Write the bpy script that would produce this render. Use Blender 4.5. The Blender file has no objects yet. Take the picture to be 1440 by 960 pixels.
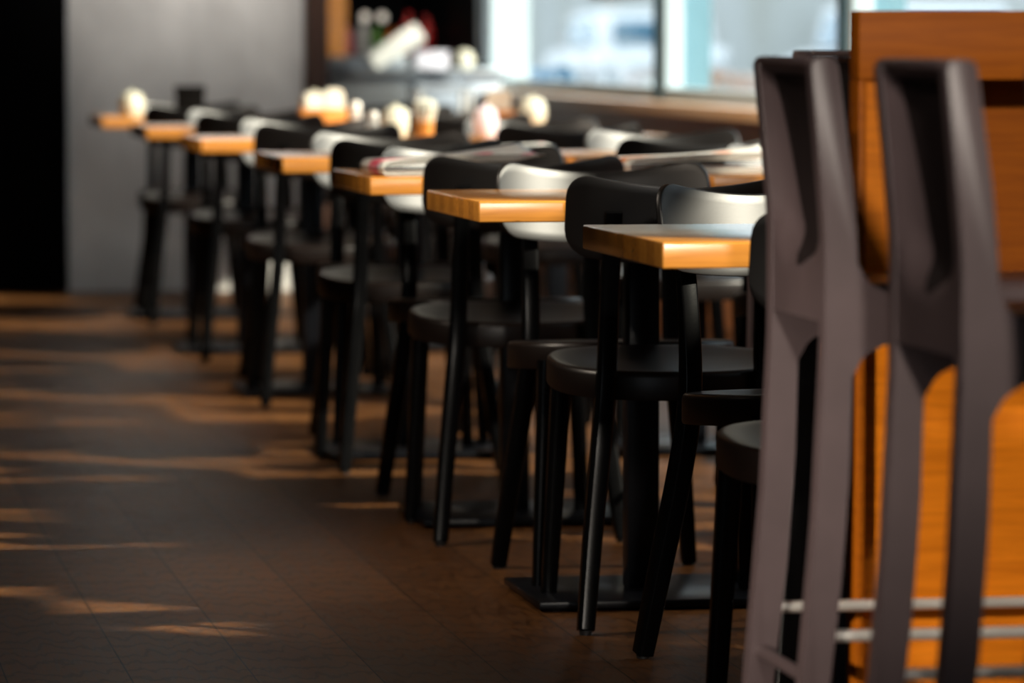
import bpy, bmesh, math, random
from mathutils import Vector, Matrix

random.seed(7)
C = bpy.context.scene.collection
PI = math.pi

# ------------------------------------------------------------------ materials
def new_mat(name):
    m = bpy.data.materials.new(name)
    m.use_nodes = True
    nt = m.node_tree
    return m, nt, nt.nodes['Principled BSDF']

def N(nt, kind, **kw):
    n = nt.nodes.new(kind)
    for k, v in kw.items():
        setattr(n, k, v)
    return n

def coords(nt, scale=(1, 1, 1), rot=(0, 0, 0), space='Object'):
    tc = N(nt, 'ShaderNodeTexCoord')
    mp = N(nt, 'ShaderNodeMapping')
    mp.inputs['Scale'].default_value = scale
    mp.inputs['Rotation'].default_value = rot
    nt.links.new(tc.outputs[space], mp.inputs['Vector'])
    return mp.outputs['Vector']

def ramp(nt, fac, stops):
    r = N(nt, 'ShaderNodeValToRGB')
    while len(r.color_ramp.elements) < len(stops):
        r.color_ramp.elements.new(0.5)
    for e, (p, c) in zip(r.color_ramp.elements, stops):
        e.position = p
        e.color = (*c, 1)
    nt.links.new(fac, r.inputs['Fac'])
    return r.outputs['Color']

def noise(nt, vec, scale, detail=3, rough=.55, dist=0):
    n = N(nt, 'ShaderNodeTexNoise')
    n.inputs['Scale'].default_value = scale
    n.inputs['Detail'].default_value = detail
    n.inputs['Roughness'].default_value = rough
    n.inputs['Distortion'].default_value = dist
    nt.links.new(vec, n.inputs['Vector'])
    return n.outputs['Fac']

def mixc(nt, fac, a, b, mode='MIX'):
    m = N(nt, 'ShaderNodeMix', data_type='RGBA', blend_type=mode)
    L = nt.links
    if isinstance(fac, float): m.inputs[0].default_value = fac
    else: L.new(fac, m.inputs[0])
    for i, x in ((6, a), (7, b)):
        if isinstance(x, tuple): m.inputs[i].default_value = (*x, 1)
        else: L.new(x, m.inputs[i])
    return m.outputs[2]

def bump(nt, bsdf, h, strength=.1, dist=.01):
    b = N(nt, 'ShaderNodeBump')
    b.inputs['Strength'].default_value = strength
    b.inputs['Distance'].default_value = dist
    nt.links.new(h, b.inputs['Height'])
    nt.links.new(b.outputs['Normal'], bsdf.inputs['Normal'])

def plain(name, col, rough=.5, metal=0., spec=.5, var=.12, vscale=6., bumps=0.):
    m, nt, b = new_mat(name)
    v = coords(nt)
    f = noise(nt, v, vscale, 4)
    lo = tuple(c * (1 - var) for c in col)
    hi = tuple(min(1, c * (1 + var)) for c in col)
    nt.links.new(ramp(nt, f, [(.3, lo), (.7, hi)]), b.inputs['Base Color'])
    b.inputs['Roughness'].default_value = rough
    b.inputs['Metallic'].default_value = metal
    b.inputs['Specular IOR Level'].default_value = spec
    if bumps:
        bump(nt, b, noise(nt, v, 220, 2), bumps, .002)
    return m

def oak(name, base, dark, rough=.3, stave=.058, length=.46, coat=.25):
    m, nt, b = new_mat(name)
    v = coords(nt)
    br = N(nt, 'ShaderNodeTexBrick')
    br.offset = .37
    br.inputs['Scale'].default_value = 1
    br.inputs['Mortar Size'].default_value = .0004
    br.inputs['Brick Width'].default_value = length
    br.inputs['Row Height'].default_value = stave
    br.inputs['Color1'].default_value = (*base, 1)
    br.inputs['Color2'].default_value = (*[x * y for x, y in zip(base, (.93, .90, .84))], 1)
    br.inputs['Mortar'].default_value = (*dark, 1)
    nt.links.new(v, br.inputs['Vector'])
    g = coords(nt, (7, 90, 90))
    gf = noise(nt, g, 1.0, 4, .6, .6)
    grain = ramp(nt, gf, [(.35, (.72, .66, .58)), (.62, (1, 1, 1))])
    nt.links.new(mixc(nt, .75, br.outputs['Color'], grain, 'MULTIPLY'), b.inputs['Base Color'])
    b.inputs['Roughness'].default_value = rough
    b.inputs['Specular IOR Level'].default_value = .5 if coat else .15
    b.inputs['Coat Weight'].default_value = coat
    b.inputs['Coat Roughness'].default_value = .22
    bump(nt, b, gf, .05, .002)
    return m

def floor_mat():
    m, nt, b = new_mat('dark_oak_boards')
    v = coords(nt, rot=(0, 0, PI / 2))
    br = N(nt, 'ShaderNodeTexBrick')
    br.offset = .41
    br.inputs['Scale'].default_value = 1
    br.inputs['Mortar Size'].default_value = .0016
    br.inputs['Mortar Smooth'].default_value = .2
    br.inputs['Brick Width'].default_value = 2.1
    br.inputs['Row Height'].default_value = .2
    br.inputs['Color1'].default_value = (.170, .076, .026, 1)
    br.inputs['Color2'].default_value = (.104, .043, .013, 1)
    br.inputs['Mortar'].default_value = (.012, .006, .003, 1)
    nt.links.new(v, br.inputs['Vector'])
    g = coords(nt, (22, 2.2, 1))
    n1 = noise(nt, g, 2.2, 5, .62, 1.6)
    w = N(nt, 'ShaderNodeTexWave')
    w.wave_type = 'RINGS'
    w.inputs['Scale'].default_value = 2.0
    w.inputs['Distortion'].default_value = 9
    w.inputs['Detail'].default_value = 3
    w.inputs['Detail Scale'].default_value = 1.4
    nt.links.new(coords(nt, (9, 1.5, 1)), w.inputs['Vector'])
    col = mixc(nt, .6, br.outputs['Color'], ramp(nt, n1, [(.34, (.38, .34, .30)), (.62, (1.15, 1.1, 1.05))]), 'MULTIPLY')
    col = mixc(nt, .6, col, ramp(nt, w.outputs['Fac'], [(.0, (.3, .27, .25)), (.25, (1, 1, 1))]), 'MULTIPLY')
    big = noise(nt, coords(nt), 1.3, 4)
    col = mixc(nt, .5, col, ramp(nt, big, [(.35, (.62, .6, .58)), (.65, (1.12, 1.1, 1.08))]), 'MULTIPLY')
    nt.links.new(col, b.inputs['Base Color'])
    rr = N(nt, 'ShaderNodeMapRange')
    rr.inputs['To Min'].default_value = .34
    rr.inputs['To Max'].default_value = .56
    nt.links.new(n1, rr.inputs['Value'])
    nt.links.new(rr.outputs[0], b.inputs['Roughness'])
    b.inputs['Specular IOR Level'].default_value = .12
    mh = mixc(nt, .75, br.outputs['Fac'], n1)
    inv = N(nt, 'ShaderNodeInvert')
    nt.links.new(mh, inv.inputs['Color'])
    bump(nt, b, inv.outputs[0], .18, .003)
    return m

def concrete_mat():
    m, nt, b = new_mat('brushed_grey_plaster')
    a = noise(nt, coords(nt, (1, 1, .7)), 2.0, 5, .6, .5)
    s = noise(nt, coords(nt, (30, 30, 1.5)), 1.5, 4)
    col = ramp(nt, a, [(.28, (.44, .435, .425)), (.5, (.60, .595, .58)), (.72, (.74, .74, .72))])
    col = mixc(nt, .25, col, ramp(nt, s, [(.3, (.75, .75, .75)), (.7, (1.1, 1.1, 1.1))]), 'MULTIPLY')
    nt.links.new(col, b.inputs['Base Color'])
    b.inputs['Roughness'].default_value = .42
    b.inputs['Metallic'].default_value = .0
    bump(nt, b, a, .08, .01)
    return m

def paper_mat(name, accents, lo=.50):
    m, nt, b = new_mat(name)
    v = coords(nt)
    # text columns: fine rows broken into words
    rows = N(nt, 'ShaderNodeTexBrick')
    rows.inputs['Scale'].default_value = 1
    rows.inputs['Brick Width'].default_value = .022
    rows.inputs['Row Height'].default_value = .006
    rows.inputs['Mortar Size'].default_value = .0016
    rows.inputs['Color1'].default_value = (.26, .25, .24, 1)
    rows.inputs['Color2'].default_value = (.66, .65, .62, 1)
    rows.inputs['Mortar'].default_value = (.84, .82, .77, 1)
    nt.links.new(v, rows.inputs['Vector'])
    pics = N(nt, 'ShaderNodeTexVoronoi')
    pics.distance = 'CHEBYCHEV'
    pics.inputs['Scale'].default_value = 11
    nt.links.new(v, pics.inputs['Vector'])
    sep = N(nt, 'ShaderNodeSeparateColor')
    nt.links.new(pics.outputs['Color'], sep.inputs[0])
    pc = ramp(nt, sep.outputs[0], [(0, (.82, .80, .75)), (.36, (.84, .81, .76)), (.38, accents[0]), (.58, accents[1]), (.70, accents[2]), (.82, (.83, .81, .77))])
    for e in pc.node.color_ramp.elements: pass
    pc.node.color_ramp.interpolation = 'CONSTANT'
    t = noise(nt, v, 9, 1)
    col = mixc(nt, ramp(nt, t, [(lo - .02, (0, 0, 0)), (lo + .02, (1, 1, 1))]), rows.outputs['Color'], pc)
    nt.links.new(col, b.inputs['Base Color'])
    b.inputs['Roughness'].default_value = .75
    return m

def glass_mat():
    m = bpy.data.materials.new('window_glass')
    m.use_nodes = True
    nt = m.node_tree
    nt.nodes.clear()
    o = N(nt, 'ShaderNodeOutputMaterial')
    mx = N(nt, 'ShaderNodeMixShader')
    mx.inputs[0].default_value = .06
    t = N(nt, 'ShaderNodeBsdfTransparent')
    t.inputs[0].default_value = (.93, .97, .98, 1)
    g = N(nt, 'ShaderNodeBsdfGlossy')
    g.inputs['Roughness'].default_value = .02
    nt.links.new(t.outputs[0], mx.inputs[1]); nt.links.new(g.outputs[0], mx.inputs[2])
    nt.links.new(mx.outputs[0], o.inputs[0])
    return m

def added_blind_mat():
    m = bpy.data.materials.new('added_blind_fabric')
    m.use_nodes = True
    nt = m.node_tree
    nt.nodes.clear()
    o = N(nt, 'ShaderNodeOutputMaterial')
    mx = N(nt, 'ShaderNodeMixShader')
    mx.inputs[0].default_value = .55
    d = N(nt, 'ShaderNodeBsdfDiffuse'); d.inputs[0].default_value = (.62, .60, .56, 1)
    t = N(nt, 'ShaderNodeBsdfTranslucent'); t.inputs[0].default_value = (.62, .60, .56, 1)
    nt.links.new(d.outputs[0], mx.inputs[1]); nt.links.new(t.outputs[0], mx.inputs[2])
    nt.links.new(mx.outputs[0], o.inputs[0])
    return m

def facade_mat():
    m, nt, b = new_mat('pale_render')
    v = coords(nt, (1, 1, 1))
    f = noise(nt, v, .35, 3)
    col = ramp(nt, f, [(.3, (.40, .405, .37)), (.5, (.46, .475, .46)), (.7, (.52, .54, .54))])
    nt.links.new(col, b.inputs['Base Color'])
    b.inputs['Roughness'].default_value = .85
    return m

def emit_mat(name, col, s):
    m, nt, b = new_mat(name)
    b.inputs['Base Color'].default_value = (*col, 1)
    b.inputs['Emission Color'].default_value = (*col, 1)
    b.inputs['Emission Strength'].default_value = s
    return m

M = dict(
    oak=oak('honey_oak', (.80, .335, .055), (.6, .24, .04), rough=.25, coat=.9),
    barp=oak('light_orange_panel', (.80, .235, .010), (.4, .14, .01), rough=.5, coat=0, stave=.9, length=4),
    bar=oak('orange_beech', (.40, .105, .003), (.28, .09, .01), rough=.55, coat=0, stave=.9, length=4),
    sillw=oak('sill_oak', (.80, .50, .28), (.2, .08, .02), rough=.35, stave=.2, length=3),
    floor=floor_mat(),
    plastic=plain('dark_brown_plastic', (.0016, .0008, .0008), .43, 0, .76, .08, 40, .02),
    seatp=plain('dark_brown_seat_plastic', (.0060, .0032, .0024), .40, 0, .36, .08, 40, .02),
    legs=plain('black_stained_wood', (.002, .002, .0022), .24, 0, .09, .2, 30, .03),
    glide=plain('black_nylon', (.01, .01, .011), .5),
    steelb=plain('black_steel', (.004, .0045, .006), .28, 0, .15, .25, 18, .03),
    stool=plain('aubergine_plastic', (.075, .053, .055), .42, 0, .45, .1, 12, .05),
    hollow=plain('hollow_shade', (.010, .006, .006), .6, 0, .25, .1, 20),  # near-black, painted shade for the stool-back hollow
    chrome=plain('brushed_chrome', (.82, .79, .74), .45, .55),
    concrete=concrete_mat(),
    black=plain('black_paint', (.0018, .0018, .0018), .9, 0, .02),
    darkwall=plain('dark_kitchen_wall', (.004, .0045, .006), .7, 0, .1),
    wallp=plain('warm_grey_wall', (.30, .26, .22), .8),
    ceil=plain('ceiling_paint', (.42, .38, .34), .9),
    wain=oak('brown_wall_panel', (.50, .20, .07), (.1, .03, .01), rough=.4, stave=.5, length=1.2),
    post=plain('brown_post', (.05, .018, .008), .5),
    frame=plain('pale_blue_aluminium', (.45, .56, .62), .45, 0, .5, .04),
    frameb=plain('blue_grey_aluminium', (.13, .26, .33), .45, 0, .5, .04),  # darker blue-grey puts a shaded look into the fins' colour
    gasket=plain('dark_gasket', (.02, .025, .03), .5),
    glass=glass_mat(),
    ceramic=plain('cream_ceramic', (.62, .61, .50), .28, 0, .5, .04),
    pinkc=plain('pale_pink_ceramic', (.70, .60, .66), .3, 0, .5, .04),
    napkin=plain('white_paper_napkin', (.70, .70, .62), .8, 0, .3, .05),
    caddy=oak('caddy_wood', (.66, .28, .06), (.2, .08, .02), rough=.45, stave=.06, length=.3),
    blackbox=plain('black_card', (.003, .0028, .0028), .9, 0, .05),
    steel=plain('stainless_steel', (.36, .39, .42), .34, 1., .5, .12, 5),
    whitelid=plain('white_lid', (.55, .57, .56), .35, 0, .5, .05),
    lilac=plain('lilac_white_card', (.50, .50, .58), .6),
    bluew=plain('bluish_white_plastic', (.24, .27, .31), .4),
    red=plain('red_label', (.5, .02, .02), .4), green=plain('green_glass', (.12, .30, .06), .25),
    orange=plain('orange_fruit_peel', (.75, .22, .03), .5), pink=plain('pink_liquid', (.6, .16, .22), .35),
    clear=plain('clear_glassware', (.55, .56, .55), .15),
    globe_glow=emit_mat('warm_globe', (1, .93, .82), .18),
    paperA=paper_mat('newsprint_red', [(.75, .10, .16), (.80, .45, .45), (.20, .35, .65)]),
    paperB=paper_mat('newsprint_pink', [(.70, .06, .12), (.10, .22, .60), (.75, .16, .05)], .30),
    paperC=paper_mat('newsprint_orange', [(.82, .28, .12), (.85, .55, .30), (.30, .35, .60)]),
    unseen_blind=added_blind_mat(),
    facade=facade_mat(),
    asphalt=plain('asphalt', (.075, .08, .085), .9),
    carblue=plain('blue_car_paint', (.10, .26, .42), .3), carwhite=plain('white_car_paint', (.78, .80, .82), .3),
    carglass=plain('car_window', (.10, .22, .32), .1), tyre=plain('tyre_rubber', (.02, .02, .02), .8),
)

# ------------------------------------------------------------------ mesh helpers
def obj(name, bm, mat, parent=None, smooth=True, loc=None, angle=40):
    bmesh.ops.recalc_face_normals(bm, faces=bm.faces)
    me = bpy.data.meshes.new(name)
    if smooth:
        for f in bm.faces: f.smooth = True
        lim = math.radians(angle)
        for e in bm.edges:
            if len(e.link_faces) == 2 and e.calc_face_angle(0) > lim:
                e.smooth = False
    bm.to_mesh(me); bm.free()
    me.materials.append(mat)
    o = bpy.data.objects.new(name, me)
    C.objects.link(o)
    if parent: o.parent = parent
    if loc: o.location = loc
    return o

def tag(o, label, cat, group=None):
    o['label'] = label; o['category'] = cat
    if group: o['group'] = group
    return o

def thing(name, label, cat, loc=(0, 0, 0), rz=0, group=None):
    o = bpy.data.objects.new(name, None)
    o.empty_display_size = .1
    C.objects.link(o)
    o.location = loc; o.rotation_euler = (0, 0, rz)
    return tag(o, label, cat, group)

def struct(name, bm, mat, parent=None, smooth=False):
    o = obj(name, bm, mat, parent, smooth)
    if not parent: o['kind'] = 'structure'
    return o

def dup(root, loc, rz, label, group=None):
    r = root.copy(); C.objects.link(r)
    r.location = loc; r.rotation_euler = (0, 0, rz); r['label'] = label
    if group: r['group'] = group
    for ch in list(root.children):
        c = ch.copy(); C.objects.link(c); c.parent = r
        for g in list(ch.children):
            d = g.copy(); C.objects.link(d); d.parent = c
    return r

def box(bm, lo, hi, bev=0., seg=2):
    b2 = bmesh.new()
    bmesh.ops.create_cube(b2, size=1)
    s = [h - l for l, h in zip(lo, hi)]
    for v in b2.verts:
        v.co = Vector([l + (c + .5) * d for l, c, d in zip(lo, v.co, s)])
    if bev:
        bmesh.ops.bevel(b2, geom=b2.edges[:] , offset=bev, segments=seg, profile=.5, affect='EDGES')
    merge(bm, b2)
    return bm

def merge(bm, b2, mat=None):
    me = bpy.data.meshes.new('tmp')
    if mat is not None: b2.transform(mat)
    b2.to_mesh(me); b2.free()
    bm.from_mesh(me)
    bpy.data.meshes.remove(me)

def B(lo, hi, bev=0., seg=2):
    return box(bmesh.new(), lo, hi, bev, seg)

def prism(bm, outline, x0, x1, axis='x', bev=0.):
    """closed 2D outline extruded along an axis; outline is (y,z) for x, (x,z) for y, (x,y) for z"""
    b2 = bmesh.new()
    def P(a, b, t):
        return {'x': (t, a, b), 'y': (a, t, b), 'z': (a, b, t)}[axis]
    A = [b2.verts.new(P(a, b, x0)) for a, b in outline]
    D = [b2.verts.new(P(a, b, x1)) for a, b in outline]
    n = len(A)
    fa = b2.faces.new(A); fb = b2.faces.new(D)
    for i in range(n):
        b2.faces.new((A[i], A[(i + 1) % n], D[(i + 1) % n], D[i]))
    if bev:
        ed = [e for e in b2.edges if (e in fa.edges or e in fb.edges)]
        bmesh.ops.bevel(b2, geom=ed, offset=bev, segments=2, profile=.5, affect='EDGES')
    merge(bm, b2)
    return bm

def fillet(pts, n=6):
    """list of (x, y, r) corners -> outline with rounded corners"""
    out = []
    k = len(pts)
    for i, (x, y, r) in enumerate(pts):
        p = Vector((x, y)); a = Vector(pts[i - 1][:2]); b = Vector(pts[(i + 1) % k][:2])
        if r <= 0:
            out.append((x, y)); continue
        u = (a - p).normalized(); w = (b - p).normalized()
        ang = math.acos(max(-1, min(1, u.dot(w))))
        if ang > PI - .02:
            out.append((x, y)); continue
        t = min(r / math.tan(ang / 2), (a - p).length * .49, (b - p).length * .49)
        r2 = t * math.tan(ang / 2)
        c = p + (u + w).normalized() * (r2 / math.sin(ang / 2))
        s = p + u * t; e = p + w * t
        a0 = math.atan2(s.y - c.y, s.x - c.x); a1 = math.atan2(e.y - c.y, e.x - c.x)
        d = (a1 - a0 + PI) % (2 * PI) - PI
        for j in range(n + 1):
            q = a0 + d * j / n
            out.append((c.x + r2 * math.cos(q), c.y + r2 * math.sin(q)))
    return out

def smooth_path(pts, n=4):
    P = [Vector(p) for p in pts]
    out = []
    for i in range(len(P) - 1):
        p0 = P[max(0, i - 1)]; p1 = P[i]; p2 = P[i + 1]; p3 = P[min(len(P) - 1, i + 2)]
        for j in range(n):
            t = j / n
            out.append(.5 * ((2 * p1) + (p2 - p0) * t + (2 * p0 - 5 * p1 + 4 * p2 - p3) * t * t + (3 * p1 - p0 - 3 * p2 + p3) * t ** 3))
    out.append(P[-1])
    return out

def sweep(bm, pts, sizes, round_=.3, ref=Vector((1, 0, 0)), seg=3):
    """rounded-rectangular bar along pts, sizes = (w along ref, d) per point"""
    rings = []
    n = len(pts)
    for i, p in enumerate(pts):
        t = (pts[min(n - 1, i + 1)] - pts[max(0, i - 1)]).normalized()
        ax = (ref - t * ref.dot(t)).normalized(); ay = t.cross(ax)
        w, d = sizes[i] if isinstance(sizes, list) else sizes
        r = min(w, d) * round_
        ring = []
        for sx, sy, a0 in ((1, 1, 0), (-1, 1, PI / 2), (-1, -1, PI), (1, -1, 1.5 * PI)):
            for j in range(seg + 1):
                q = a0 + PI / 2 * j / seg
                ring.append(bm.verts.new(p + ax * (sx * (w / 2 - r) + r * math.cos(q)) + ay * (sy * (d / 2 - r) + r * math.sin(q))))
        rings.append(ring)
    m = len(rings[0])
    for a, b in zip(rings, rings[1:]):
        for i in range(m):
            bm.faces.new((a[i], a[(i + 1) % m], b[(i + 1) % m], b[i]))
    bm.faces.new(rings[0]); bm.faces.new(rings[-1])
    return bm

def rod(bm, a, b, r, n=14):
    a = Vector(a); b = Vector(b)
    return sweep(bm, [a, b], (2 * r, 2 * r), .5, Vector((0, 0, 1)) if abs((b - a).normalized().z) < .9 else Vector((1, 0, 0)), 4)

def lathe(bm, prof, n=28, at=(0, 0, 0)):
    rings = []
    for r, z in prof:
        if r < 1e-5:
            rings.append([bm.verts.new((at[0], at[1], at[2] + z))])
        else:
            rings.append([bm.verts.new((at[0] + r * math.cos(2 * PI * i / n), at[1] + r * math.sin(2 * PI * i / n), at[2] + z)) for i in range(n)])
    for a, b in zip(rings, rings[1:]):
        for i in range(n):
            j = (i + 1) % n
            if len(a) == 1 and len(b) == 1: continue
            if len(a) == 1: bm.faces.new((a[0], b[i], b[j]))
            elif len(b) == 1: bm.faces.new((a[i], a[j], b[0]))
            else: bm.faces.new((a[i], a[j], b[j], b[i]))
    return bm

# ------------------------------------------------------------------ room shell
WV = 3.444            # inner face of the window wall
SILL, HEAD = .80, 2.92
struct('floor', B((-3.2, -6, -.1), (WV + .35, 24.6, 0)), M['floor'])
struct('ceiling', B((-3.2, -6, 3.1), (WV + .35, 24.6, 3.25)), M['ceil'])
struct('wall_left', B((-3.2, -6, 0), (-3.05, 18.98, 3.1)), M['black'])
struct('wall_back', B((1.285, 18.98, 0), (2.255, 19.12, 3.1)), M['concrete'])
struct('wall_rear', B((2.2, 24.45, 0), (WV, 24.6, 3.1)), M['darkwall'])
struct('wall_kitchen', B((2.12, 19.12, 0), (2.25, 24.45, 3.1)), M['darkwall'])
bm = B((-3.05, 18.95, 0), (1.278, 19.1, 3.1))
d1 = struct('door_1', bm, M['black'])
struct('trim_1', B((2.262, 18.93, 0), (2.352, 19.1, 3.1), .004), M['post'])
struct('trim_2', B((2.774, 22.38, 0), (2.872, 22.48, 3.1), .006), M['oak'])

struct('wall_front', B((-.9, -6, 0), (WV, -5.85, 3.1)), M['wallp'])
struct('wall_street', B((WV, -6, HEAD), (WV + .16, -5.85, 3.1)), M['wallp'])
# window wall: parapet, head band, added sun-blocking piers, sills, frames, glass
struct('wall_right', B((WV, -6, 0), (WV + .16, 24.45, SILL - .04)), M['wain'])
struct('wall_lintel', B((WV, -6, HEAD), (WV + .16, 24.45, 3.1)), M['wallp'])
fins = [21.72, 17.50, 14.45, 11.75, 8.20, 4.00]
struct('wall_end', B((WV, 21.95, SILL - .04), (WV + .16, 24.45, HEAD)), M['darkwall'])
for i, (a, b) in enumerate(zip(fins[1:], fins)):
    w = struct('window_%d' % (i + 1), B((WV + .05, a + .03, SILL), (WV + .058, b - .03, HEAD)), M['glass'])
    f = bmesh.new()
    box(f, (WV + .02, a + .03, SILL), (WV + .09, a + .085, HEAD), .004)
    box(f, (WV + .02, b - .085, SILL), (WV + .09, b - .03, HEAD), .004)
    box(f, (WV + .02, a + .085, SILL), (WV + .09, b - .085, SILL + .05), .004)
    box(f, (WV + .02, a + .085, HEAD - .05), (WV + .09, b - .085, HEAD), .004)
    struct('window_frame', f, M['frame'], w)
    struct('window_sill', B((WV - .13, a + .002, SILL - .045), (WV + .10, b - .002, SILL), .006), M['sillw'], w)
for i, u in enumerate(fins):
    wd = .22 if i == 0 else .03
    t = struct('trim_%d' % (i + 3), B((WV + .0, u - .03, SILL), (WV + .21, u + wd, HEAD), .003), M['frame'] if i == 0 else M['frameb'])
    struct('gasket', B((WV - .008, u - .022, SILL), (WV - .001, u + .022, HEAD)), M['gasket'], t)

struct('sun_block_pier', B((WV, 4.86, SILL - .04), (WV + .02, 5.90, HEAD)), M['wallp'])  # added unseen pier, stops sun reaching the near aisle floor
struct('sun_block_low', B((WV, 3.97, SILL - .04), (WV + .02, 4.858, 2.24)), M['wallp'])  # added unseen board, keeps sun off the divider
struct('sun_block_high', B((WV, 3.97, 2.2405), (WV + .02, 4.56, HEAD)), M['wallp'])  # added unseen board, narrows the sun opening for the first table
struct('sun_block_near', B((WV, -6, SILL - .04), (WV + .16, 3.965, HEAD)), M['wallp'])  # unseen stretch left solid to keep sun off the stools
# added unseen boards that pass the sun only through narrow slots
slots = [(5.91, 6.285, SILL, 2.05), (5.91, 6.30, 2.27, HEAD), (6.305, 6.505, SILL, 2.30), (6.51, 6.98, SILL, HEAD), (6.985, 7.42, SILL, 2.0), (6.985, 7.42, 2.40, HEAD),
         (7.425, 7.74, SILL, HEAD), (7.745, 7.955, SILL, 2.22), (7.96, 8.47, 1.80, HEAD), (8.475, 8.945, 2.38, HEAD), (8.95, 9.28, 1.80, HEAD), (9.56, 10.05, 1.80, HEAD), (10.055, 10.645, 2.38, HEAD),
         (10.65, 11.33, 1.80, HEAD), (11.96, 12.06, 1.80, HEAD), (12.60, 13.14, 1.80, HEAD), (13.38, 13.85, 1.80, HEAD)]
for i, (a, b, z0, z1) in enumerate(slots):
    struct('sun_board_%d' % (i + 1), B((WV - .025, a, z0 + .001), (WV - .009, b, z1)), M['wallp'])
# added unseen blinds, drawn partly down to keep sun off the far wall
for a, b, zb, host in ((18.70, 21.72, 1.45, 'window_1'), (17.50, 18.695, 1.215, 'window_1'), (16.85, 17.50, 1.27, 'window_2')):
    t = struct('added_blind', B((WV - .041, a + .006, zb), (WV - .039, b - .006, HEAD - .03)), M['unseen_blind'], bpy.data.objects[host])
    struct('added_blind_bar', rod(bmesh.new(), (WV - .04, a + .006, zb - .008), (WV - .04, b - .006, zb - .008), .009), M['frame'], t)
    struct('added_blind_roller', rod(bmesh.new(), (WV - .04, a + .006, HEAD - .01), (WV - .04, b - .006, HEAD - .01), .026), M['frame'], t)

# ------------------------------------------------------------------ tables
TW, TD, TT = .70, .63, .0375
def make_table():
    t = thing('cafe_table', '', 'table', group='oak cafe tables on black pedestals')
    obj('table_top', B((0, 0, .75 - TT), (TW, TD, .75), .0035, 3), M['oak'], t)
    c = (.36, .35)
    obj('mounting_plate', B((c[0] - .15, c[1] - .13, .75 - TT - .008), (c[0] + .15, c[1] + .13, .75 - TT - .0003), .002), M['steelb'], t)
    obj('column', B((c[0] - .0295, c[1] - .0295, .0195), (c[0] + .0295, c[1] + .0295, .75 - TT - .008), .004), M['steelb'], t)
    bp = bmesh.new()
    box(bp, (c[0] - .225, c[1] - .20, .006), (c[0] + .225, c[1] + .20, .020), .0025)
    b = obj('base_plate', bp, M['steelb'], t)
    for sx in (-1, 1):
        for sy in (-1, 1):
            obj('levelling_foot', lathe(bmesh.new(), [(0, 0), (.016, 0), (.018, .0062), (0, .0062)], 14, (c[0] + sx * .19, c[1] + sy * .165, 0)), M['glide'], b)
    return t

# ------------------------------------------------------------------ chairs (sitter faces +y)
def backrest_bm():
    bm = bmesh.new()
    R, H2, th = .37, .222, .0055
    cols = [-1 + 2 * i / 40 for i in range(41)]
    ss = [H2 * math.copysign(1 - (1 - abs(c)) ** 1.5, c) for c in cols]
    rc = .048
    grids = []
    for side in (1, -1):
        g = []
        for s in ss:
            k = s / H2
            zt = .776 + .030 * abs(k) ** 1.7
            zb = .640 + .020 * abs(k) ** 2.2
            e = abs(s) - (H2 - rc)
            if e > 0:
                cut = rc - math.sqrt(max(0, rc * rc - e * e)) + 0
                zt -= cut; zb += cut * .9
            col = []
            for j in range(9):
                z = zb + (zt - zb) * j / 8
                a = s / R
                nx, ny = -math.sin(a), math.cos(a)
                x = R * math.sin(a); y = -.218 + R * (1 - math.cos(a)) - (z - .70) * .25
                col.append(bm.verts.new((x + nx * th * side, y + ny * th * side, z)))
            g.append(col)
        grids.append(g)
    n, m = len(ss), 9
    for g in grids:
        for i in range(n - 1):
            for j in range(m - 1):
                bm.faces.new((g[i][j], g[i + 1][j], g[i + 1][j + 1], g[i][j + 1]))
    F, K = grids
    rim = [(i, 0) for i in range(n)] + [(n - 1, j) for j in range(1, m)] + [(i, m - 1) for i in range(n - 2, -1, -1)] + [(0, j) for j in range(m - 2, 0, -1)]
    for a, b in zip(rim, rim[1:] + rim[:1]):
        bm.faces.new((F[a[0]][a[1]], F[b[0]][b[1]], K[b[0]][b[1]], K[a[0]][a[1]]))
    bmesh.ops.recalc_face_normals(bm, faces=bm.faces)
    ed = []
    fr = set(v for c in F for v in c)
    for e in bm.edges:
        if len(e.link_faces) == 2 and e.calc_face_angle(0) > .9: ed.append(e)
    bmesh.ops.bevel(bm, geom=ed, offset=.0028, segments=2, profile=.5, affect='EDGES')
    return bm

def seat_outline(k, n=56):
    out = []
    for i in range(n):
        a = 2 * PI * i / n
        ca, sa = math.cos(a), math.sin(a)
        e = 2 / 2.7
        x = .212 * math.copysign(abs(ca) ** e, ca)
        y = .208 * math.copysign(abs(sa) ** e, sa)
        if y < 0: x *= 1 - .10 * (y / .208) ** 2
        out.append((x * k, y * k))
    return out

def seat_bm():
    bm = bmesh.new()
    prof = [(.0, -.013), (.25, -.0125), (.5, -.010), (.7, -.006), (.85, -.0015), (.94, .0005), (.975, -.0005), (.993, -.004), (1.0, -.010), (1.0, -.046), (.992, -.050), (.955, -.050), (.95, -.03), (.0, -.028)]
    rings = []
    def Z(x, y, z): return (x, y, .463 + .055 * y + z)
    for k, z in prof:
        if k == 0: rings.append([bm.verts.new(Z(0, 0, z))])
        else: rings.append([bm.verts.new(Z(x, y, z)) for x, y in seat_outline(k)])
    for a, b in zip(rings, rings[1:]):
        n = max(len(a), len(b))
        for i in range(n):
            j = (i + 1) % n
            if len(a) == 1: bm.faces.new((a[0], b[i], b[j]))
            elif len(b) == 1: bm.faces.new((a[i], a[j], b[0]))
            else: bm.faces.new((a[i], a[j], b[j], b[i]))
    return bm

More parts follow.
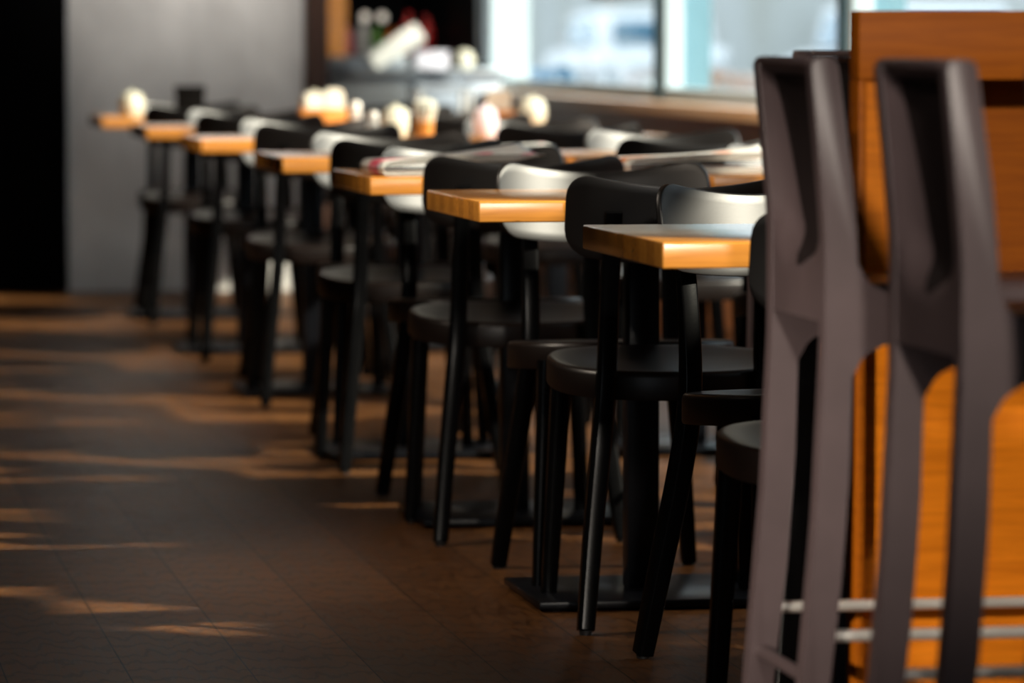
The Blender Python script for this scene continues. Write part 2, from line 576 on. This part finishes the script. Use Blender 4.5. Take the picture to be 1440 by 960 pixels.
def make_chair(name='dining_chair', ms=None, mb=None, ml=None):
    ms, mb, ml = ms or M['seatp'], mb or M['plastic'], ml or M['legs']
    t = thing(name, '', 'chair', group='dark brown dining chairs at the tables')
    obj('seat', seat_bm(), ms, t)
    obj('backrest', backrest_bm(), mb, t, angle=50)
    for s in (-1, 1):
        p = smooth_path([(s * .190, -.270, .008), (s * .173, -.235, .16), (s * .153, -.202, .32), (s * .141, -.190, .44), (s * .138, -.202, .58), (s * .136, -.238, .735)], 4)
        k = len(p)
        sz = []
        for i in range(k):
            f = i / (k - 1)
            w = .030 + .005 * math.sin(f * PI)
            d = .033 + .007 * math.sin(min(1, f / .62) * PI) if f < .62 else .033 - .019 * (f - .62) / .38
            sz.append((w, d))
        leg = obj('leg', sweep(bmesh.new(), p, sz, .22), ml, t)
        obj('glide', lathe(bmesh.new(), [(0, 0), (.011, 0), (.012, .0085), (0, .0085)], 14, (s * .190, -.270, 0)), M['glide'], leg)
        p = smooth_path([(s * .186, .188, .008), (s * .176, .172, .22), (s * .166, .158, .438)], 4)
        k = len(p)
        leg = obj('leg', sweep(bmesh.new(), p, [(.028 + .009 * i / (k - 1), .028 + .009 * i / (k - 1)) for i in range(k)], .25), ml, t)
        obj('glide', lathe(bmesh.new(), [(0, 0), (.010, 0), (.011, .0085), (0, .0085)], 14, (s * .186, .188, 0)), M['glide'], leg)
    return t

V0 = 1.263
TU = [6.372, 8.035, 9.48, 11.08, 13.10, 14.95, 16.85]
ORD = ['first', 'second', 'third', 'fourth', 'fifth', 'sixth', 'seventh']
table0 = make_table(); chair0 = make_chair()
used_t = []; used_c = []
def put(first, flag, loc, rz, label, group=None):
    if flag: return dup(first, loc, rz, label, group)
    flag.append(1)
    first.location = loc; first.rotation_euler = (0, 0, rz); first['label'] = label
    if group: first['group'] = group
    return first

notes_a = ['nearest the bar stools', 'bare, its edge sharp', 'newspaper on its corner', 'pink newspaper on it', 'bare and blurred', 'carrying a black box', 'nearest the grey wall']
# aisle row: (v of centre, u of origin, extra rotation)
dark = [(1.586, 6.478, 0), (1.622, 8.140, -.02), (1.575, 9.585, 0), (1.578, 11.183, .015), (1.617, 13.20, -.01), (1.625, 15.05, 0), (1.62, 16.95, 0)]
pale = [(1.712, 7.34, .22), (1.628, 8.628, 0), (1.600, 10.09, .01), (1.640, 11.72, 0), (1.665, 13.76, -.01), (1.68, 15.60, 0), (1.66, 17.50, .02)]
for i, u in enumerate(TU):
    put(table0, used_t, (V0, u, 0), 0, 'oak cafe table, %s from the front in the aisle row, %s' % (ORD[i], notes_a[i]))
    v, uu, r = dark[i]
    put(chair0, used_c, (v, uu, 0), r, 'dark brown chair turning its back at the near edge of the %s aisle table' % ORD[i])
    v, uu, r = pale[i]
    put(chair0, used_c, (v, uu, 0), PI + r, 'dark brown chair with sunlit backrest facing forward behind the %s aisle table' % ORD[i])
V1 = V0 + .725
dark2 = {2: (2.32, 9.585, 0), 3: (2.278, 11.183, 0), 4: (2.272, 12.98, 0), 5: (2.305, 15.05, 0), 6: (2.335, 16.95, .02)}
pale2 = {2: (2.405, 10.20, 0), 3: (2.400, 11.93, 0), 4: (2.36, 13.80, 0), 5: (2.36, 15.62, .03), 6: (2.36, 17.48, 0)}
wn = {2: 'first', 3: 'second', 4: 'third', 5: 'fourth', 6: 'fifth'}
for i in range(2, 7):
    put(table0, used_t, (V1, TU[i] + .0, 0), 0, 'oak topped cafe table, %s from the front in the row along the windows' % wn[i])
    v, uu, r = dark2[i]
    put(chair0, used_c, (v, uu, 0), r, 'dark brown chair turning its back at the %s table of the window row' % wn[i])
    v, uu, r = pale2[i]
    put(chair0, used_c, (v, uu, 0), PI + r, 'dark brown chair facing forward behind the %s table of the window row' % wn[i])

# ------------------------------------------------------------------ wooden divider behind the stools
DV, DU, DT, DR = 1.424, 5.87, 1.072, 2.20
div = thing('wooden_divider', 'tall orange wooden divider with deep top board, standing behind the bar stools', 'divider', (0, 0, 0))
obj('top_board', B((DV, DU, .982), (DR, DU + .055, DT), .002), M['bar'], div)
obj('side_board', B((DV, DU, 0), (DV + .0105, DU + .055, .9817), .0015), M['bar'], div)
obj('panel', B((DV + .011, DU + .014, .69), (1.583, DU + .04, .9817)), M['barp'], div)
obj('panel', B((DV + .011, DU + .014, 0), (DR, DU + .04, .6895)), M['barp'], div)
nb = bmesh.new()
box(nb, (1.5835, DU + .20, .69), (DR, DU + .212, .9817))
box(nb, (1.5835, DU + .0555, .9818), (DR, DU + .212, .992))
box(nb, (1.5835, DU + .041, .69), (1.592, DU + .1995, .9817))
obj('niche', nb, M['bar'], div, False)  # dark board colour stands in for shade inside the niche
obj('shelf', B((1.5975, DU + .016, .69), (DR, DU + .1995, .713), .002), M['post'], div)

# ------------------------------------------------------------------ bar stools (sitter faces +y)
def rear_line(z):
    pts = [(0, -.048), (.26, -.026), (.45, -.010), (.66, .0), (.80, .0), (.91, -.010), (1.008, -.020)]
    for (z0, y0), (z1, y1) in zip(pts, pts[1:]):
        if z <= z1:
            t = (z - z0) / (z1 - z0); t = max(0, t)
            return y0 + (y1 - y0) * t
    return pts[-1][1]
def side_frame_bm(x0, x1):
    pts = []
    for z in (0, .13, .26, .36, .45, .56, .66, .73, .80, .86, .91, .96):
        pts.append((rear_line(z), z, .6))
    pts.append((rear_line(1.008), 1.013, .010))
    pts.append((.014, 1.013, .010))
    pts += [(.024, .94, .5), (.034, .87, .5), (.040, .80, .3), (.043, .722, .05)]
    pts += [(.40, .735, .012), (.405, .70, .02), (.425, .40, .5), (.452, 0, 0), (.420, 0, 0), (.392, .40, .5), (.366, .664, .04), (.036, .660, .04), (.032, .50, .5), (.022, .36, .5), (-.002, .15, .5), (-.014, 0, 0)]
    return prism(bmesh.new(), fillet(pts, 5), x0, x1, 'x', .004)

def stool_hollow(x, z, X0):
    """depth of the scooped back at (x, z): a U-shaped hollow that dies out into the apron"""
    k = abs(x) / X0
    lo = .742 + .05 * k ** 3
    t = max(0, min(1, (z - lo) / .05)); t = t * t * (3 - 2 * t)
    top = max(0, min(1, (1.0 - z) / .012))
    return .030 * (1 - k ** 5) * t * top

def stool_back_bm():
    """moulded back: hollow seen from behind, U-shaped lower end running into the apron"""
    bm = bmesh.new()
    X0, nx, nz = .1335, 22, 26
    zs = [.688 + (1.0 - .688) * j / nz for j in range(nz + 1)]
    F = []; K = []
    for j, z in enumerate(zs):
        rf, rk = [], []
        for i in range(nx + 1):
            x = -X0 + 2 * X0 * i / nx
            y = rear_line(z) + .0015
            d = stool_hollow(x, z, X0)
            rf.append(bm.verts.new((x, y + d, z)))
            rk.append(bm.verts.new((x, y + max(.027, d + .006), z)))
        F.append(rf); K.append(rk)
    for G in (F, K):
        for j in range(nz):
            for i in range(nx):
                bm.faces.new((G[j][i], G[j][i + 1], G[j + 1][i + 1], G[j + 1][i]))
    for i in range(nx):
        for j in (0, nz):
            bm.faces.new((F[j][i], F[j][i + 1], K[j][i + 1], K[j][i]))
    for j in range(nz):
        for i in (0, nx):
            bm.faces.new((F[j][i], F[j + 1][i], K[j + 1][i], K[j][i]))
    return bm

def stool_shade_bm():
    """dark sheet that paints shade into the hollow, straight sides and rounded lower corners"""
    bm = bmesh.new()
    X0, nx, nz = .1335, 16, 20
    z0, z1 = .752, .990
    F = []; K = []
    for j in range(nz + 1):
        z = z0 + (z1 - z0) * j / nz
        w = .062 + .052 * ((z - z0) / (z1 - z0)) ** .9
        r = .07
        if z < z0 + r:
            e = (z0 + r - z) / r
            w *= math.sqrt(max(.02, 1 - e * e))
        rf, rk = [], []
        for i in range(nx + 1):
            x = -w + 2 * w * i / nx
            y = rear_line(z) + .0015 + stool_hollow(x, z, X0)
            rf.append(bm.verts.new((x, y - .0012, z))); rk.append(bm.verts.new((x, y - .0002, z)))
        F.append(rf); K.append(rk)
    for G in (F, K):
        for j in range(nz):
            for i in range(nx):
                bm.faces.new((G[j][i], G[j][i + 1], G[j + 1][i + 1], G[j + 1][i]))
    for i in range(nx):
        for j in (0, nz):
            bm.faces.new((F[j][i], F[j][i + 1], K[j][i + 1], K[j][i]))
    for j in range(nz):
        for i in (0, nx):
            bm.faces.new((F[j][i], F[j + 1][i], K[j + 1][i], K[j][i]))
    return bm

def make_stool():
    t = thing('bar_stool', '', 'bar stool', group='bar stools by the orange divider')
    W = .165
    for s in (-1, 1):
        a, b = sorted((s * W, s * (W - .031)))
        obj('side_frame', side_frame_bm(a, b), M['stool'], t, angle=35)
    bk = obj('backrest', stool_back_bm(), M['stool'], t)
    obj('shade_patch', stool_shade_bm(), M['hollow'], bk)  # dark sheet, shade of the hollow put into its colour
    obj('top_rail', B((-.134, -.019, 1.0003), (.134, .014, 1.0135), .006, 4), M['stool'], t)
    st = bmesh.new()
    box(st, (-.1335, .050, .708), (.1335, .395, .734), .008, 3)
    obj('seat', st, M['stool'], t)
    for s in (-1, 1):
        obj('footrest', rod(bmesh.new(), (s * (W - .0155), .006, .30), (s * (W - .0155), .412, .30), .0075), M['chrome'], t)
    obj('footrest', rod(bmesh.new(), (-.134, .417, .30), (.134, .417, .30), .0075), M['chrome'], t)
    obj('cross_bar', rod(bmesh.new(), (-.134, -.012, .245), (.134, -.012, .245), .0085), M['stool'], t)
    return t
stool0 = make_stool()
sv = 1.2965
spots = [(sv, 5.68, 'matte aubergine bar stool, farthest of the three lined up before the orange divider'),
         (sv, 5.03, 'matte aubergine bar stool, middle of the three before the divider, right of the far one'),
         (sv, 4.385, 'matte aubergine bar stool nearest the camera, cut off by the right frame edge')]
stool0.location = (spots[0][0], spots[0][1], 0); stool0.rotation_euler = (0, 0, -PI / 2); stool0['label'] = spots[0][2]
for v, u, l in spots[1:]:
    dup(stool0, (v, u, 0), -PI / 2, l)
dup(stool0, (2.17, 8.80, 0), 0, 'bar stool standing past the orange divider, only its top edge visible')

# ------------------------------------------------------------------ newspapers
def paper_bm(w, l, layers, seed, lift=.012, curl=.35):
    rnd = random.Random(seed)
    bm = bmesh.new()
    ph = rnd.random() * 6
    for k in range(layers):
        g = []
        off = .0022 * k
        prof = []
        r = .0040 + .0021 * (layers - 1 - k)
        n = 16
        base = .0012 + .0018 * k
        top = base + 2 * r
        xs = [(w - .004 * k) * (1 - i / n) for i in range(n + 1)]
        for x in xs[:-1]: prof.append((x + r, base))
        for j in range(9):
            a = -PI / 2 - PI * j / 8
            prof.append((r + r * math.cos(a) , base + r + r * math.sin(a)))
        for x in reversed(xs[:-1]): prof.append((x + r - .006 * k, top))
        m = 10
        for j in range(m + 1):
            y = l * j / m
            row = []
            for q, (x, z) in enumerate(prof):
                upper = q > len(prof) / 2
                dz = 0
                if upper:
                    dz = lift * (x / w) * (.5 + .5 * math.sin(ph + y * 11 + x * 8)) + lift * .5 * (x / w)
                row.append(bm.verts.new((x, y, z + dz)))
            g.append(row)
        for a, b in zip(g, g[1:]):
            for i in range(len(a) - 1):
                bm.faces.new((a[i], a[i + 1], b[i + 1], b[i]))
    return bm
def newspaper(v, u, rz, w, l, layers, mat, label, seed, lift=.012):
    o = obj('newspaper', paper_bm(w, l, layers, seed, lift), mat, None)
    sol = o.modifiers.new('thickness', 'SOLIDIFY'); sol.thickness = .0006; sol.offset = 0
    o.location = (v, u, .7512); o.rotation_euler = (0, 0, rz)
    return tag(o, label, 'newspaper', 'newspapers left on the tables')
newspaper(1.292, 9.495, .04, .33, .27, 6, M['paperA'], 'folded newspaper with open fold on the corner of the third aisle table', 3, .022)
newspaper(1.69, 11.16, .05, .25, .16, 3, M['paperB'], 'newspaper with pink and blue print on the fourth aisle table', 5, .006)
newspaper(1.825, 9.56, .04, .33, .24, 6, M['paperC'], 'newspaper with orange print bridging the third aisle table and first window table', 8, .020)
newspaper(2.185, 9.56, -.02, .36, .27, 7, M['paperA'], 'thick white newspaper beside the bar stool back on the first window table', 11, .020)

# ------------------------------------------------------------------ table items
def jar(v, u, mat, label, h=.10, r=.045, sphere=.6):
    b = bmesh.new()
    pr = [(0, 0), (r * .72, 0), (r * .80, .004), (r * .98, h * .28), (r, h * .5), (r * .93, h * .72), (r * .86, h * .76)]
    lathe(b, pr + [(0, h * .76)], 26)
    t = thing('sugar_jar', label, 'jar', (v, u, .7503), 0, 'ceramic jars on the tables')
    obj('body', b, mat, t)
    l = bmesh.new()
    lathe(l, [(r * .88, h * .763), (r * .90, h * .79), (r * .72, h * .90), (r * .30, h * .965), (r * .16, h * .975), (r * .2, h * 1.02), (r * .12, h * 1.05), (0, h * 1.055)], 26)
    obj('lid', l, mat, t)
    return t
def caddy(v, u, label, w=.16, d=.10, h=.055):
    t = thing('wooden_caddy', label, 'caddy', (v, u, .7503), 0, 'wooden caddies on the tables')
    th = .009
    obj('base', B((-w / 2, -d / 2, 0), (w / 2, d / 2, th), .0015), M['caddy'], t)
    for s in (-1, 1):
        obj('side_panel', B((-w / 2, s * d / 2 - (th if s > 0 else 0), th), (w / 2, s * d / 2 + (th if s < 0 else 0), h), .0015), M['caddy'], t)
        obj('side_panel', B((s * w / 2 - (th if s > 0 else 0), -d / 2 + th, th), (s * w / 2 + (th if s < 0 else 0), d / 2 - th, h), .0015), M['caddy'], t)
    return t
def napkins(v, u, z, w, d, h, label):
    b = bmesh.new()
    n = 7
    for k in range(n):
        y0 = -d / 2 + d * k / n
        o = [(x * w / 2, zz * h * (1 - .06 * (k % 3))) for x, zz in ((-1, 0), (1, 0), (1, .72), (.86, .92), (.5, 1), (-.5, 1), (-.86, .92), (-1, .72))]
        prism(b, o, y0 + .0005, y0 + d / n - .001, 'y')
    o = obj('napkin_bundle', b, M['napkin'], None, False)
    o.location = (v, u, z)
    return tag(o, label, 'napkins', 'white napkin bundles on the tables')
def cup(v, u, label, h=.075, r=.036):
    b = lathe(bmesh.new(), [(0, 0), (r * .82, 0), (r * .88, .003), (r, h), (r * .92, h), (r * .82, .010), (0, .010)], 24)
    o = obj('wooden_cup', b, M['caddy']); o.location = (v, u, .7503)
    return tag(o, label, 'cup')
def shaker(v, u, label):
    t = thing('salt_shaker', label, 'shaker', (v, u, .7503), 0, 'small shakers on the tables')
    obj('body', lathe(bmesh.new(), [(0, 0), (.018, 0), (.020, .004), (.017, .045), (.016, .055), (0, .055)], 20), M['clear'], t)
    obj('cap', lathe(bmesh.new(), [(.0165, .0553), (.017, .066), (.012, .074), (0, .076)], 20), M['chrome'], t)
    return t
jar(1.400, 17.20, M['ceramic'], 'cream jar with domed lid on the seventh aisle table by the grey wall', .092, .046)
bb = thing('menu_box', 'small black box standing on the seventh aisle table by the grey wall', 'box', (1.612, 17.15, .7503))
obj('box_body', B((-.052, -.035, 0), (.052, .035, .085), .003), M['blackbox'], bb)
obj('lid', B((-.055, -.038, .0853), (.055, .038, .112), .003), M['blackbox'], bb)
jar(2.085, 17.22, M['ceramic'], 'white jar with domed lid on the farthest window table', .090, .052)
shaker(2.00, 15.36, 'small shaker left of the wooden caddy on the fourth window table')
caddy(1.885, 15.33, 'wooden caddy holding two white napkin bundles on the sixth aisle table', .15, .10, .055)
napkins(1.855, 15.33, .7600, .060, .070, .098, 'white napkin bundle, left one in the wooden caddy')
napkins(1.922, 15.33, .7600, .062, .070, .110, 'white napkin bundle, right and taller one in the wooden caddy')
jar(1.868, 13.44, M['ceramic'], 'cream jar left of the wooden cup on the fifth aisle table', .092, .040)
cup(1.930, 13.28, 'small orange wooden cup holding white napkins on the fifth aisle table', .07, .028)
b = bmesh.new()
for k in range(6):
    a = k * PI / 6
    b2 = bmesh.new()
    o = [(-.018, 0), (.018, 0), (.036, .075), (.030, .094), (.012, .102), (-.012, .102), (-.030, .094), (-.036, .075)]
    prism(b2, o, -.004, .004, 'y', .001)
    merge(b, b2, Matrix.Rotation(a, 4, 'Z'))
o = obj('napkin_bundle', b, M['napkin'], None, False); o.location = (1.930, 13.28, .7607)
tag(o, 'white napkins fanned out of the small wooden cup', 'napkins', 'white napkin bundles on the tables')
shaker(1.79, 13.36, 'small shaker left of the jar on the fifth aisle table')
jar(2.127, 13.40, M['pinkc'], 'pale pink jar with domed lid on the third window table', .092, .037)
caddy(2.46, 15.22, 'wooden caddy with cream napkins on the fourth window table', .10, .09, .05)
napkins(2.46, 15.22, .7600, .075, .066, .105, 'cream white napkin bundle in the caddy on the fourth window table')
jar(2.60, 15.36, M['ceramic'], 'white jar beside the caddy on the fourth window table', .090, .046)

# ------------------------------------------------------------------ kitchen corner beyond the grey wall
kc = thing('kitchen_counter', 'stainless steel kitchen counter with raised white slanted lid', 'counter', (0, 0, 0))
obj('body', B((2.575, 20.95, 0), (3.40, 21.70, .86), .004), M['steel'], kc)
obj('counter_top', B((2.555, 20.92, .8603), (3.42, 21.72, .90), .006), M['steel'], kc)
wl = bmesh.new()
box(wl, (2.585, 21.10, .9003), (2.98, 21.60, .955), .006)
obj('food_well', wl, M['steel'], kc)
b2 = bmesh.new()
box(b2, (-.135, -.012, -.048), (.135, .012, .048), .010, 3)
wlid = bmesh.new()
merge(wlid, b2, Matrix.Translation((2.925, 21.05, 1.0)) @ Matrix.Rotation(-math.radians(32), 4, 'Y') @ Matrix.Rotation(math.radians(-25), 4, 'X'))
obj('lid', wlid, M['whitelid'], kc)
hg = bmesh.new()
rod(hg, (2.80, 21.08, .95), (2.84, 21.07, .945), .008)
rod(hg, (3.02, 21.09, .9003), (3.02, 21.09, 1.04), .006)
obj('hinge', hg, M['steel'], kc)
bx = thing('carton', 'pale lilac carton on the steel kitchen counter', 'carton', (3.115, 21.25, .9005))
obj('body', B((-.075, -.06, 0), (.075, .06, .062), .003), M['lilac'], bx)
obj('lid', B((-.078, -.063, .0623), (.078, .063, .078), .003), M['lilac'], bx)
def bowl(v, u, z, r, h, mat, label, name='bowl'):
    o = obj(name, lathe(bmesh.new(), [(0, 0), (r * .45, 0), (r * .5, .006), (r * .85, h * .5), (r, h), (r * .96, h), (r * .8, h * .5), (r * .4, .014), (0, .012)], 28), mat)
    o.location = (v, u, z)
    return tag(o, label, 'bowl')
st = thing('side_table', 'low white service trolley in front of the steel counter', 'trolley', (3.06, 20.55, 0))
obj('tray', B((-.13, -.13, .80), (.13, .13, .835), .006), M['bluew'], st)
for sx in (-1, 1):
    for sy in (-1, 1):
        obj('leg', rod(bmesh.new(), (sx * .115, sy * .115, 0), (sx * .115, sy * .115, .7995), .011), M['chrome'], st)
bowl(3.06, 20.52, .8353, .105, .06, M['bluew'], 'bluish white bowl on the service trolley by the kitchen')
b = thing('white_ball_lamp', 'small round white jar at the right end of the steel counter', 'jar', (3.235, 21.0, .9005))
obj('body', lathe(bmesh.new(), [(0, 0), (.03, 0), (.045, .02), (.048, .04), (.04, .062), (0, .065)], 24), M['ceramic'], b)
obj('lid', lathe(bmesh.new(), [(.04, .0653), (.03, .078), (.008, .082), (0, .09)], 24), M['ceramic'], b)
b.name = 'lidded_jar'
# shelf with bottles at the back of the kitchen
sh = thing('kitchen_shelf', 'dark kitchen shelf unit behind the steel counter', 'shelf', (0, 0, 0))
obj('board', B((2.90, 22.9, .93), (3.42, 23.15, .96), .003), M['darkwall'], sh)
for x in (2.92, 3.39):
    obj('leg', B((x - .015, 22.95, 0), (x + .015, 23.1, .9297), .002), M['darkwall'], sh)
def bottle(v, u, z, r, h, mat, label):
    t = thing('bottle', label, 'bottle', (v, u, z), 0, 'bottles on the kitchen shelf')
    obj('body', lathe(bmesh.new(), [(0, 0), (r * .9, 0), (r, .006), (r, h * .55), (r * .85, h * .66), (r * .35, h * .76), (r * .32, h * .92), (0, h * .92)], 20), mat, t)
    obj('cap', lathe(bmesh.new(), [(r * .36, h * .921), (r * .36, h), (0, h)], 16), M['darkwall'], t)
for k, (v, m, h, r, l) in enumerate([(2.955, 'pink', .15, .030, 'pink bottle at the left end of the kitchen shelf'), (3.035, 'clear', .20, .030, 'clear bottle right of the pink one on the kitchen shelf'),
        (3.105, 'green', .16, .028, 'green bottle on the kitchen shelf'), (3.185, 'orange', .14, .034, 'orange bottle on the kitchen shelf'), (3.265, 'red', .23, .036, 'tall red bottle on the kitchen shelf'), (3.355, 'red', .21, .034, 'red bottle at the right end of the kitchen shelf')]):
    bottle(v, 23.02, .9603, r, h, M[m], l)
for v, l in ((2.957, 'left of the two small round glowing globes hanging in the dark kitchen'), (3.042, 'right of the two small round glowing globes hanging in the dark kitchen')):
    t = thing('hanging_globe', l, 'lamp', (v, 22.36, 1.14), 0, 'glowing globes in the kitchen')
    obj('globe', lathe(bmesh.new(), [(0, -.022), (.012, -.019), (.021, -.006), (.021, .008), (.012, .02), (.006, .024), (0, .024)], 20), M['globe_glow'], t)  # small emissive globe
    obj('cord', rod(bmesh.new(), (0, 0, .0245), (0, 0, 1.9595), .002), M['black'], t)

# ------------------------------------------------------------------ street outside
struct('ground', B((WV + .36, -40, -.12), (13.98, 170, -.02)), M['asphalt'])
fb = thing('building', 'pale rendered building across the street seen through the windows', 'building', (14, 0, -.02))
obj('facade', B((0, -30, 0), (6, 170, 4.4)), M['facade'], fb, False)
for k in range(14):
    u = -20 + 12.5 * k
    w = obj('window', B((-.04, u, 2.2), (-.0005, u + 2.2, 3.8)), M['frame'], fb, False)
    obj('pane', B((-.055, u + .12, 2.32), (-.0405, u + 2.08, 3.68)), M['carglass'], w, False)
obj('plinth', B((-.06, -30, 0), (-.0005, 170, .45), .01), M['asphalt'], fb, False)
def car(v, u, rz, mat, label):
    t = thing('car', label, 'car', (v, u, -.02), rz, 'cars parked outside the windows')
    o = fillet([(-2.1, .30, .1), (2.1, .30, .1), (2.15, .62, .15), (1.95, .82, .2), (.95, .92, .3), (-1.85, .95, .2), (-2.15, .80, .15)], 4)
    obj('body', prism(bmesh.new(), [(a, b) for a, b in o], -.86, .86, 'x', .06), mat, t)
    o = fillet([(.95, .91, .02), (.35, 1.38, .2), (-1.2, 1.42, .25), (-1.85, .94, .05)], 4)
    c = obj('cabin', prism(bmesh.new(), o, -.76, .76, 'x', .05), mat, t)
    o = fillet([(.70, .98, .03), (.30, 1.30, .1), (-1.1, 1.33, .1), (-1.5, .99, .05)], 4)
    for s in (-1, 1):
        a, b = sorted((s * .7605, s * .768))
        obj('window', prism(bmesh.new(), o, a, b, 'x'), M['carglass'], c)
    obj('rear_window', B((-.6, -1.79, 1.0), (.6, -1.60, 1.30), .02), M['carglass'], c)
    for sx in (-1, 1):
        for sy in (-1.3, 1.3):
            w = lathe(bmesh.new(), [(0, -.09), (.20, -.09), (.31, -.08), (.33, -.05), (.33, .05), (.31, .08), (.20, .09), (0, .09)], 24)
            w.transform(Matrix.Rotation(PI / 2, 4, 'Y'))
            obj('wheel', w, M['tyre'], t, loc=(sx * .79, sy, .33))
car(11.6, 60.5, 0, M['carwhite'], 'white car parked across the street, left of the window divider')
car(12.0, 47.5, 0, M['carwhite'], 'white car parked across the street, right of the window divider')
tb = make_chair('terrace_chair', M['carblue'], M['carblue'], M['frame'])
tw = make_chair('terrace_chair', M['carwhite'], M['carwhite'], M['frame'])
for o, v, u, l in ((tb, 4.66, 25.9, 'blue chair outside on the terrace, left of the window divider'), (tw, 5.05, 25.2, 'white chair outside on the terrace, left of the window divider')):
    o.location = (v, u, -.02); o.scale = (1.14, 1.14, 1.14); o.rotation_euler = (0, 0, -1.2); o['label'] = l; o['category'] = 'chair'; o['group'] = 'chairs on the terrace outside'
g = 'chairs on the terrace outside'
dup(tb, (5.25, 24.0, -.02), 1.0, 'blue chair outside on the terrace, right of the window divider', g)
dup(tw, (5.02, 22.6, -.02), -.6, 'white chair outside on the terrace, right of the window divider', g)

# ------------------------------------------------------------------ light
w = bpy.data.worlds.new('sky'); bpy.context.scene.world = w
w.use_nodes = True
bg = w.node_tree.nodes['Background']
bg.inputs[0].default_value = (.86, .94, 1.0, 1)
bg.inputs[1].default_value = 1.2
s = bpy.data.lights.new('sun', 'SUN'); s.energy = 6.5; s.angle = math.radians(1.2); s.color = (1, .86, .68)
so = bpy.data.objects.new('sun', s); C.objects.link(so)
az, el = math.radians(38), math.radians(32)
to = Vector((math.cos(el) * math.cos(az), -math.cos(el) * math.sin(az), math.sin(el)))
so.rotation_euler = to.to_track_quat('Z', 'Y').to_euler()
so.location = (12, -8, 9)

def lamp(name, loc, target, power, size, col, blend=.9, angle=100):
    l = bpy.data.lights.new(name, 'SPOT'); l.energy = power; l.shadow_soft_size = size; l.color = col
    l.spot_size = math.radians(angle); l.spot_blend = blend
    o = bpy.data.objects.new(name, l); C.objects.link(o)
    o.location = loc
    o.rotation_euler = (Vector(target) - Vector(loc)).to_track_quat('-Z', 'Y').to_euler()
lamp('fill_spot_wall', (1.75, 17.3, 3.0), (1.80, 18.98, 1.95), 190, .08, (1, .95, .89), 1., 52)  # added fill spot, brightens the upper part of the grey wall
lamp('fill_spot_stools', (-1.0, 4.4, 2.95), (1.6, 5.7, .9), 45, .10, (1, .88, .76), 1., 48)  # added fill for the stool backs, no fixture modelled
lamp('fill_spot_left', (-1.6, 3.6, 1.05), (1.52, 5.87, .38), 330, .06, (1, .88, .74), 1., 19)  # added low fill reaching the divider panel under the stool seats
lamp('fill_spot_bar', (.75, 1.6, 1.85), (1.56, 5.87, .75), 230, .08, (1, .90, .78), 1., 22)  # added fill from the camera side for the divider front
lamp('fill_spot_front', (-1.3, 8.2, 2.95), (1.7, 8.7, .8), 210, .10, (1, .86, .70), 1., 48)  # added fill for the left ends of the near tables
lamp('fill_spot_middle', (-1.3, 11.6, 2.95), (1.8, 12.8, .8), 210, .10, (1, .86, .70), 1., 48)  # added fill for the left ends of the farther tables
lamp('fill_spot_window', (1.2, 14.2, 3.0), (3.4, 15.6, .75), 170, .10, (1, .86, .70), 1., 70)  # added fill on the sill and the wall panel below it
lamp('fill_spot_kitchen', (2.7, 20.2, 3.0), (2.85, 22.2, 1.1), 90, .08, (1, .90, .78), 1., 60)  # added fill to brighten the kitchen post and bottles

# ------------------------------------------------------------------ camera
cam = bpy.data.cameras.new('camera'); co = bpy.data.objects.new('camera', cam); C.objects.link(co)
cam.sensor_width = 36; cam.lens = 162.5
cam.clip_end = 400
co.location = (0, 0, 1.035)
co.rotation_euler = (PI / 2 - math.atan(425 / 6500), 0, -math.radians(9.35))
cam.dof.use_dof = True
cam.dof.focus_distance = 7.5
cam.dof.aperture_fstop = 4.2
cam.dof.aperture_blades = 0
sc = bpy.context.scene
sc.camera = co
sc.view_settings.view_transform = 'Standard'
sc.view_settings.look = 'None'
sc.view_settings.exposure = 1.0
sc.view_settings.gamma = 1.0
sc.view_settings.use_curve_mapping = False
sc.cycles.use_denoising = True
sc.cycles.max_bounces = 10
sc.cycles.transparent_max_bounces = 12
